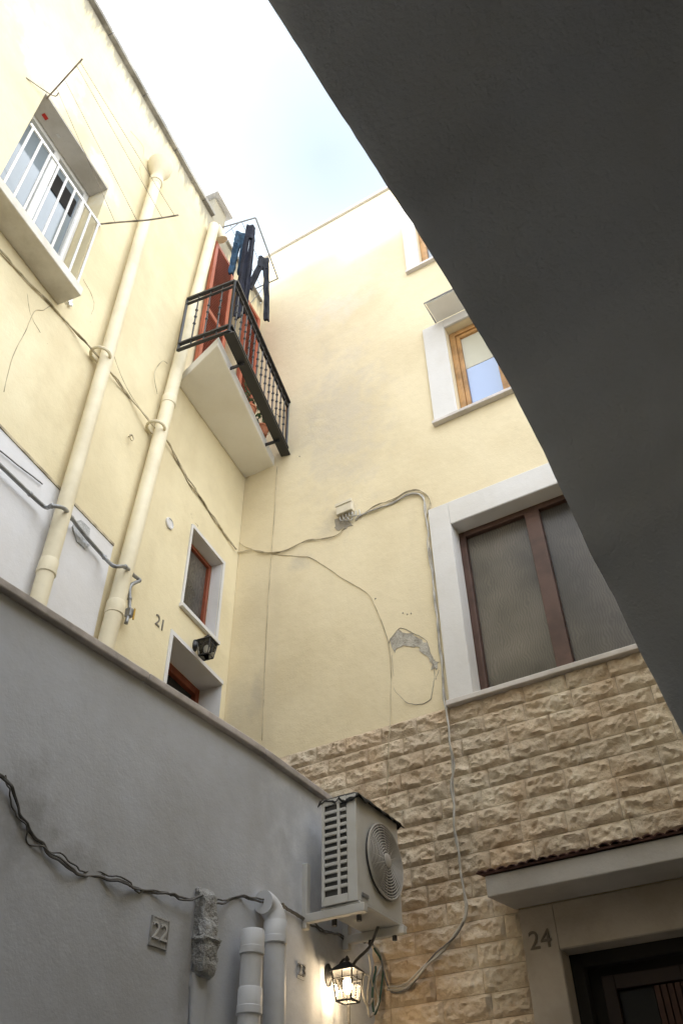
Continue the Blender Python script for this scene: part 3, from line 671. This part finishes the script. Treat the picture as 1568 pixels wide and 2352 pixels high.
nt_=thing("number_plate",G1.W(363,2142),"square stone tile with house number 22 on grey wall","house number")
u,z=G1.uz(364,2143); mb=MB().box(G1,u-.048,u+.048,z-.052,z+.052,.001,.006); mk("tile",mb,m_numtile,nt_,bevel=.002)
mb=MB().ring(G1,u-.046,u+.046,z-.05,z+.05,.005,.0061,.0085); mk("rim",mb,m_numtile,nt_); text(G1,"22",u,z,.085,.009,m_pale,nt_,thick=.0,depth=.0025)
nt2=thing("number_plate",G2.W(690,2230),"faded small tile with house number 23 on grey wall","house number")
u,z=G2.uz(690,2230); mb=MB().box(G2,u-.03,u+.03,z-.035,z+.035,.001,.004); mk("tile",mb,m_grey,nt2,bevel=.001); text(G2,"23",u,z,.07,.0075,m_numf,nt2,depth=.003)
# ================= AIR CONDITIONER =================
acu=thing("air_conditioner",AC.P(3.7,2.9,.1),"ivory outdoor air conditioner unit with black tarp on wall brackets","air conditioner")
u0=3.492; u1=u0+.44; D=.19; az=2.895; at_=3.40
mb=MB().box(AC,u0+.004,u1,az,at_,0,D-.004); mk("casing",mb,m_acw,acu,bevel=.012)
def sideP(o,z,e): return AC.P(u0-e,z,o)
mb=MB(); mb.add([sideP(.012,az+.03,.006),sideP(D-.05,az+.03,.006),sideP(D-.05,at_-.02,.006),sideP(.012,at_-.02,.006)],[(0,1,2,3)]); mk("coil",mb,m_acd,acu)
mb=MB()
def sbox(oa,ob2,za,zb,e0=.006,e1=.016):
    vs=[sideP(o,z,e) for e in(e0,e1) for z in(za,zb) for o in(oa,ob2)]; mb.add(vs,[(0,1,3,2),(4,6,7,5),(0,4,5,1),(2,3,7,6),(0,2,6,4),(1,5,7,3)])
sbox(.0,.016,az,at_-.005); sbox(D-.052,D-.0,az,at_-.005,-.002,.012); sbox(.0161,D-.0521,at_-.035,at_-.005); sbox(.0161,D-.0521,az,az+.04)
sbox(.086,.102,az+.04,at_-.035)
nr=12
for i in range(1,nr):
    z=az+.04+(at_-.035-az-.04)*i/nr; sbox(.0161,.0859,z-.0085,z+.0085); sbox(.1021,D-.0521,z-.0085,z+.0085)
mk("side_grille",mb,m_acw,acu,bevel=.003)
cu=(u0+u1)/2+.035; cz_=(az+at_)/2; R=.175
mb=MB(); mb.loft([[AC.P(cu+r*math.cos(a),cz_+r*math.sin(a),o) for a in [2*math.pi*k/40 for k in range(40)]] for r,o in((R,D-.0),(R-.002,D+.001))]); mk("fan_opening",mb,m_acd,acu)
m_acg=surf("beige_fan_guard",(.48,.46,.43),rough=.5,var=.04,bump=0)
mb=MB()
for r in [R]+[R*(.18+.075*k) for k in range(11)]:
    mb.tube([AC.P(cu+r*math.cos(a),cz_+r*math.sin(a),D+.012+.008*(1-r/R)) for a in [2*math.pi*k/40 for k in range(41)]],.0052 if r==R else .0034,6)
for k in range(16):
    a=2*math.pi*k/16; mb.tube([AC.P(cu+.03*math.cos(a),cz_+.03*math.sin(a),D+.02),AC.P(cu+R*math.cos(a),cz_+R*math.sin(a),D+.008)],.002,5)
mb.loft([[AC.P(cu+r*math.cos(a),cz_+r*math.sin(a),o) for a in [2*math.pi*k/24 for k in range(24)]] for r,o in((.034,D+.012),(.034,D+.024),(.026,D+.028))])
mk("fan_grille",mb,m_acg,acu,smooth='auto')
mb=MB()
for k in range(3):
    a0_=2*math.pi*k/3; vs=[]
    for r in(.03,.15):
        for da,o in((-.4,D+.003),(.4,D+.008)): vs.append(AC.P(cu+r*math.cos(a0_+da),cz_+r*math.sin(a0_+da),o))
    mb.add(vs,[(0,1,3,2)])
mk("fan_blade",mb,m_gas,acu)
mb=MB().box(AC,u0+.03,u0+.09,az+.03,az+.045,D,D+.003); mk("label_plate",mb,m_gas,acu)
mb=MB(); nx=22; ny=12; vs=[]
for j in range(ny+1):
    for i in range(nx+1):
        fu=i/nx; fo=j/ny; uu=u0-.022+(u1-u0+.044)*fu; oo=-.02+(D+.045)*fo
        dx=max(0,(abs(fu-.5)-.45)/.05); dy=max(0,(fo-.88)/.12)
        z=at_+.012+noise.noise(Vector((uu*12,oo*12,3)))*.006-.018*max(dx,dy)-.03*max(dx,dy)*abs(noise.noise(Vector((uu*20,oo*20,1))))*2
        vs.append(AC.P(uu,z,oo))
mb.add(vs,[(j*(nx+1)+i,j*(nx+1)+i+1,(j+1)*(nx+1)+i+1,(j+1)*(nx+1)+i) for j in range(ny) for i in range(nx)])
tp=mk("tarp",mb,m_tarp,acu,smooth=True); so_=tp.modifiers.new("s",'SOLIDIFY'); so_.thickness=.004
mb=MB()
for uu in(u0-.01,u1-.07):
    mb.box(AC,uu,uu+.035,az-.05,az-.012,-.125,D+.03); mb.box(AC,uu,uu+.035,az-.075,az+.22,-.125,-.085)
mk("bracket",mb,m_acw,acu,bevel=.004)
mb=MB().box(AC,u0-.005,u1+.01,az-.011,az-.002,-.01,D+.01); mk("base_tray",mb,m_acw,acu,bevel=.002)
for uu in(u0+.05,u1-.05):
    for oo in(.03,D-.03): mb=MB().tube([AC.P(uu,az-.07,oo),AC.P(uu,az-.01,oo)],.012,8); mk("rubber_foot",mb,m_acd,acu)
mb=MB().tube(smoothpath([AC.P(u1-.1,az-.01,.1),AC.P(u1-.12,az-.1,.06),AC.P(u1-.16,az-.2,-.02),AC.P(u1-.14,az-.45,-.05)],6),.007,8); mk("drain_hose",mb,m_gcable,acu,smooth=True)
# ================= LANTERNS =================
def lantern(F,px,py,label,lit,s=1.0,reach=.11):
    u,z=F.uz(px,py); t=thing("wall_lantern",F.P(u,z,0),label,"wall lantern",group="black wall lanterns")
    mb=MB(); mb.loft([[F.P(u+r*s*.8*math.cos(a),z+r*s*1.3*math.sin(a),o) for a in [2*math.pi*k/16 for k in range(16)]] for r,o in((.036,.001),(.036,.008),(.022,.016),(.012,.03))]); mk("backplate",mb,m_iron,t,smooth='auto')
    o=reach*s
    mb=MB().tube(smoothpath([F.P(u,z,.02),F.P(u,z+.02*s,.05*s),F.P(u,z+.05*s,.08*s),F.P(u,z+.045*s,o),F.P(u,z+.025*s,o)],6),.006*s,8); mk("arm",mb,m_iron,t,smooth=True)
    zt=z+.02*s; zb=zt-.135*s
    def sq(h,zz): return [F.P(u+a*h*s,zz,o+b*h*s) for a,b in((-1,-1),(1,-1),(1,1),(-1,1))]
    mb=MB().loft([sq(.060,zt-.022*s),sq(.054,zt-.014*s),sq(.024,zt+.012*s),sq(.010,zt+.02*s)]); mb.tube([F.P(u,zt+.015*s,o),F.P(u,zt+.03*s,o),F.P(u,zt+.045*s,o)],[.006*s,.012*s,.003*s],8); mk("cap",mb,m_iron,t)
    mb=MB(); tp_=sq(.050,zt-.022*s); bt=sq(.036,zb)
    for a,b in zip(tp_,bt): mb.tube([a,b],.004*s,6)
    for k in range(4):
        mb.tube([bt[k],bt[(k+1)%4]],.005*s,6); mb.tube([tp_[k].lerp(bt[k],.25),tp_[(k+1)%4].lerp(bt[(k+1)%4],.25)],.0025*s,5); mb.tube([tp_[k].lerp(tp_[(k+1)%4],.5),bt[k].lerp(bt[(k+1)%4],.5)],.002*s,5)
    mk("cage",mb,m_iron,t)
    mb=MB().loft([sq(.046,zt-.024*s),sq(.033,zb+.004*s)],cap=False); mk("glass",mb,m_clear,t)
    mb=MB().sphere(F.P(u,zt-.075*s,o),.022*s,sz=1.5,seg=12,rg=8); mk("bulb",mb,m_bulb if lit else m_milk,t,smooth=True)
    if lit:
        ld=bpy.data.lights.new("lamp_light",'POINT'); ld.energy=8; ld.color=(1,.74,.44); ld.shadow_soft_size=.035
        lo=bpy.data.objects.new("lamp_light",ld); COL.objects.link(lo); lo.location=F.P(u,zt-.075*s,o); lo.parent=t; lo.matrix_parent_inverse=Matrix.Translation(-WL[t])
    return t
lantern(L,447,1483,"black iron wall lantern beside door 21, unlit",False,1.0,.1)
lantern(G2,752,2240,"lit black iron wall lantern glowing warm beside number 23",True,1.05,.10)
# ================= CLOTHES LINES =================
rk=thing("clothes_line",L.P(wu1,7.4,0),"rusty arms with wires strung across the barred window","clothes line")
za1=L.Z(108,226); zr=L.Z(228,515)
t1=L.hz(190,135,za1); t2=L.hz(410,497,zr); rt=L.U(228,515); rt1=L.U(108,226)
A1=[L.P(rt1,za1,0),L.P((rt1+t1[0])/2,za1,t1[1]*.5),L.P(t1[0],za1,t1[1])]
A2=[L.P(rt,zr,0),L.P(rt+.03,zr-.04,t2[1]*.3),L.P(rt+.1,zr-.03,t2[1]*.65),L.P(t2[0],zr+.02,t2[1])]
m_rust=surf("rusty_rod",(.36,.31,.25),rough=.7,var=.3,vscale=12,bump=0)
mb=MB().tube(smoothpath(A1,4),.006,6); mb.tube(smoothpath([L.W(60,178,.0),L.P(rt1,za1,.05),L.P(rt1,za1,.1)],4),.004,6); mk("arm",mb,m_rust,rk,smooth=True)
mb=MB().tube(smoothpath(A2,5),.007,6); mk("arm",mb,m_rust,rk,smooth=True)
s2=smoothpath(A2,5); s1=smoothpath(A1,5)
for f in(.3,.55,.8,.98):
    mb=MB().tube([s1[int(f*(len(s1)-1))],s2[int(f*(len(s2)-1))]],.0019,4); mk("wire",mb,m_rust,rk)
# drying rack above balcony
RZ=9.6
dk=thing("drying_rack",L.P(4,RZ,0),"thin metal drying rack projecting over the balcony","drying rack")
k0=L.hz(520,517,RZ); k1=L.hz(587,500,RZ); k2=L.hz(638,640,RZ)
K0=L.P(k0[0],RZ,.0); K1=L.P(k1[0],RZ,k1[1]); K2=L.P(k2[0],RZ,k2[1]); K3=L.P(k2[0]+.02,RZ,.0)
mb=MB().tube([K0,K1],.008,6).tube([K1,K2],.008,6).tube([K2,K3],.008,6)
for f in(.35,.65): mb.tube([K0.lerp(K1,f),K3.lerp(K2,f)],.003,5)
mb.tube([L.P(k0[0],RZ-.25,.0),K0.lerp(K1,.6)],.005,6).tube([L.P(k2[0]+.02,RZ-.25,.0),K3.lerp(K2,.6)],.005,6)
mk("frame",mb,m_gas,dk)
def garment(px,py,width,legs,crotch,mat,label,rise=.26):
    # one cloth pair of trousers: waistband and seat on top, two flat legs below; every panel is a folded cloth sheet
    uu,oo=L.hz(px,py,RZ); P0=L.P(uu,RZ-.01,oo); mb=MB()
    vdir=Vector((P0.x,P0.y,0)).normalized(); ax=Vector((vdir.y,-vdir.x,0)); ax=(ax+Vector((L.u.x,L.u.y,0))*.3).normalized(); bx=Vector((-ax.y,ax.x,0))
    def sheet(f0,f1,xl0,xr0,xl1,xr1,th):
        nx,nz=9,max(4,int((f1-f0)/.05)); rows=[]
        for i in range(nz+1):
            t=i/nz; z=f0+(f1-f0)*t; xl=xl0+(xl1-xl0)*t; xr=xr0+(xr1-xr0)*t
            wv=.006*noise.noise(Vector((t*6,xl*11,px))); fr=[];bk=[]
            for k in range(nx+1):
                s_=k/nx; x=xl+(xr-xl)*s_+wv
                fold=math.sin(s_*9+px+z*2.5)*.010+noise.noise(Vector((x*22,z*7,px*.1)))*.016
                c=P0+ax*x+bx*fold; c.z=P0.z-z-(.014*noise.noise(Vector((x*25,z*3,5))) if i==nz else 0)
                e=th*math.sin(math.pi*min(1,max(0,s_))*.9+.15)
                fr.append(c+bx*e); bk.append(c-bx*e)
            rows.append(fr+bk[::-1])
        mb.loft(rows)
    h=width/2
    sheet(0,rise,-h*.85,h*.85,-h,h,.012)
    for (sx,ln,wb,dr) in legs:
        x0,x1=(-h,crotch) if sx<0 else (crotch,h)
        cx=(x0+x1)/2+dr
        sheet(rise-.02,ln,x0,x1,cx-wb/2,cx+wb/2,.013)
    return mk("trousers",mb,mat,label=label,category="trousers",smooth='auto',group="laundry on the drying rack")
garment(577,518,.11,[(-1,1.62,.07,-.01),(1,1.50,.06,-.005)],.0,m_navy,"long navy trousers hanging from the drying rack")
garment(556,535,.15,[(-1,.80,.065,-.02),(1,.72,.06,-.01)],.0,m_jean,"blue denim trousers hanging from the drying rack")
garment(606,590,.13,[(-1,.66,.07,-.09),(1,1.08,.065,.05)],.0,m_dgrey,"charcoal trousers hanging from the drying rack",rise=.22)
for (px,py,nm) in((628,985,0),(612,935,1)):
    uu,oo=L.hz(px,py,bz+.16); oo=min(oo,c2[1]+.03); pt=thing("potted_plant",L.P(uu,bz+.11,oo-.02),"small green plant in terracotta pot on the balcony","potted plant",group="plants on the balcony")
    b0=L.P(uu,bz+.111,oo-.02); mb=MB().tube([b0,b0+Vector((0,0,.09)),b0+Vector((0,0,.09)),b0+Vector((0,0,.11))],[.04,.055,.062,.062],16); mk("pot",mb,m_terr,pt,smooth='auto')
    mb=MB()
    for k in range(130):
        a=random.uniform(0,6.28); r=random.uniform(.01,.12); h=random.uniform(.02,.28)*(1-r*2); c=b0+Vector((math.cos(a)*r,math.sin(a)*r,.11+h)); d=Vector((random.uniform(-1,1),random.uniform(-1,1),random.uniform(-.3,1))).normalized()*.028; e=d.orthogonal().normalized()*.010
        mb.add([c-d,c+e,c+d,c-e],[(0,1,2,3)])
    mk("leaves",mb,m_leaf,pt)
# ================= VAULTED PASSAGE BUILDING =================
vb=thing("vaulted_passage",A.P(0,0,-1),"dark plastered vaulted passage opening on the courtyard","passage")
edge=[(615,0),(658,68),(700,133),(742,200),(785,266),(836,345),(890,430),(945,512),(1000,600),(1060,700),(1120,798),(1163,872),(1203,950),(1248,1038),(1290,1130),(1322,1195),(1352,1262),(1410,1375),(1470,1500),(1520,1600),(1568,1690)]
pts=[A.uz(x,y) for x,y in edge]
a_,z_=pts[0]; sl=(pts[1][1]-pts[0][1])/(pts[1][0]-pts[0][0])
lead=[]
ca=a_-1.25
for k in range(1,13):
    f=k/12; a=a_-1.25*f; lead.append((a,z_+(-sl)*(1.25*f)*(1-f/2)))
right=pts[:]
la,lz=pts[-1]; tail=[(la+.06,lz-.2),(la+.11,lz-.45),(la+.14,lz-.8),(la+.15,lz-1.3),(la+.15,0)]
half=right+tail
left=[(2*ca-a,z) for a,z in half]
curve=list(reversed(tail))+list(reversed(right))+lead+[(2*ca-a,z) for a,z in reversed(lead[:-1])]+left
cv=[]
for i in range(len(curve)-1):
    a,b=curve[i],curve[i+1]; ln=math.hypot(a[0]-b[0],a[1]-b[1]); k=max(1,int(ln/.03))
    for j in range(k): cv.append((a[0]+(b[0]-a[0])*j/k,a[1]+(b[1]-a[1])*j/k))
cv.append(curve[-1])
cvn=[]
for (a,z) in cv:
    w=.005*noise.noise(Vector((a*6,z*6,1)))+.004*noise.noise(Vector((a*30,z*30,5)))
    cvn.append((a+w,z+w if z>.05 else z))
VD=-3.2
mb=MB(); deps=[0,-.012,-.05,-.3,-.8,-1.6,VD]; rings=[]
for d in deps:
    rr=[]
    for (a,z),(a2,z2) in zip(cvn,cv):
        if d==0: rr.append(A.P(a,z,d))
        else:
            k=.004 if d==-.012 else 0
            rr.append(A.P(a2+.004*noise.noise(Vector((a2*3,z2*3,d*2))),max(0,z2-k+.004*noise.noise(Vector((a2*3,z2*3,d*2+7)))),d))
    rings.append(rr)
n=len(cv); vs=[p for r in rings for p in r]
mb.add(vs,[(i*n+k,i*n+k+1,(i+1)*n+k+1,(i+1)*n+k) for i in range(len(rings)-1) for k in range(n-1)])
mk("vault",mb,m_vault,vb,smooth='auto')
VH=5.6
ar=max(c[0] for c in cvn); al=min(c[0] for c in cvn)
mb=MB()
for i in range(n-1):
    (a,z),(b,w)=cvn[i],cvn[i+1]
    if abs(a-b)>1e-4: mb.add([A.P(a,z,0),A.P(b,w,0),A.P(b,VH,0),A.P(a,VH,0)],[(0,1,2,3)])
mb.add([A.P(ar,0,0),A.P(4.12,0,0),A.P(4.12,VH,0),A.P(ar,VH,0)],[(0,1,2,3)]); mb.add([A.P(al-1.2,0,0),A.P(al,0,0),A.P(al,VH,0),A.P(al-1.2,VH,0)],[(0,1,2,3)])
mk("facade",mb,m_back,vb)
mb=MB().add([A.P(al-1.2,0,VD),A.P(4.12,0,VD),A.P(4.12,VH,VD),A.P(al-1.2,VH,VD)],[(0,1,2,3)]); mk("rear_light_block",mb,m_vault,vb)  # unseen end wall, added to keep light out of the vault
mb=MB().add([A.P(al-1.2,VH,0),A.P(4.12,VH,0),A.P(4.12,VH,VD),A.P(al-1.2,VH,VD)],[(0,1,2,3)]); mk("roof",mb,m_coping,vb)
# ================= UNSEEN HOUSE, ADDED AND STEPPED TO CAST THE SHADOW LINE =================
SE=math.radians(33); Dn=9.5
RB=Fr(B.u,B.n,B.c+Dn)
th=math.tan(SE)*Dn
step=B.U(790,600)
rb=thing("shadow_caster_house",RB.P(-2,0,.5),"unseen tall house added to cast the shadow on the cream house","house")
mb=MB().box(RB,-7,step,0,9.56+th,-.6,0).box(RB,step+.001,5,0,9.2+th,-.6,0); mk("wall",mb,m_white,rb)  # unseen wall of the added house, stepped to cast the shadow line
# ================= CAMERA, SKY, SUN =================
cd=bpy.data.cameras.new("camera"); cam=bpy.data.objects.new("camera",cd); COL.objects.link(cam)
cd.sensor_fit='VERTICAL'; cd.sensor_height=36; cd.lens=36*FP/2352; cd.clip_start=.05; cd.clip_end=2000
cam.matrix_world=Matrix.Translation((0,0,CAMZ))@M.to_4x4(); sc.camera=cam
w=bpy.data.worlds.new("World"); sc.world=w; w.use_nodes=True; nt=w.node_tree; lk=nt.links.new
bg=nt.nodes['Background']; sky=nt.nodes.new('ShaderNodeTexSky'); sky.sky_type='NISHITA'; sky.sun_disc=False
sd=Vector((B.n.x,B.n.y))
sky.sun_elevation=SE; sky.sun_rotation=math.atan2(sd.x,sd.y)%(2*math.pi); sky.air_density=1; sky.dust_density=1.5
tc=nt.nodes.new('ShaderNodeTexCoord')
no=nt.nodes.new('ShaderNodeTexNoise'); no.inputs['Scale'].default_value=3.2; no.inputs['Detail'].default_value=6; lk(tc.outputs['Generated'],no.inputs[0])
gd=ray(745,360).normalized()
dt=nt.nodes.new('ShaderNodeVectorMath'); dt.operation='DISTANCE'; lk(tc.outputs['Generated'],dt.inputs[0]); dt.inputs[1].default_value=gd
def M2(op,a,b):
    n=nt.nodes.new('ShaderNodeMath'); n.operation=op
    for i,x in enumerate((a,b)):
        if isinstance(x,(int,float)): n.inputs[i].default_value=x
        else: lk(x,n.inputs[i])
    return n
x1=M2('MULTIPLY',dt.outputs['Value'],-1/.27)
x2=M2('MULTIPLY',no.outputs['Fac'],-.9)
x3=M2('ADD',x1.outputs[0],x2.outputs[0])
x4=M2('ADD',x3.outputs[0],1.43); x4.use_clamp=True
x5=M2('POWER',x4.outputs[0],.13)
mx=nt.nodes.new('ShaderNodeMixRGB'); lk(x5.outputs[0],mx.inputs[0]); mx.inputs[1].default_value=(27.5,28.8,30.6,1)
hz_=nt.nodes.new('ShaderNodeMixRGB'); hz_.blend_type='ADD'; hz_.inputs[0].default_value=1; lk(sky.outputs[0],hz_.inputs[1]); hz_.inputs[2].default_value=(5.6,6.4,6.7,1)
lk(hz_.outputs[0],mx.inputs[2])
lk(mx.outputs[0],bg.inputs['Color']); bg.inputs['Strength'].default_value=.128
sl_=bpy.data.lights.new("sun",'SUN'); sl_.energy=4.6; sl_.angle=math.radians(1.5); sl_.color=(1,.95,.87)
so=bpy.data.objects.new("sun",sl_); COL.objects.link(so)
d=Vector((B.n.x*math.cos(SE),B.n.y*math.cos(SE),math.sin(SE)))
so.rotation_euler=d.to_track_quat('Z','Y').to_euler(); so.location=(0,0,20)
sc.view_settings.view_transform='Standard'; sc.view_settings.look='None'; sc.view_settings.exposure=0
sc.cycles.max_bounces=7; sc.cycles.diffuse_bounces=4; sc.cycles.glossy_bounces=2
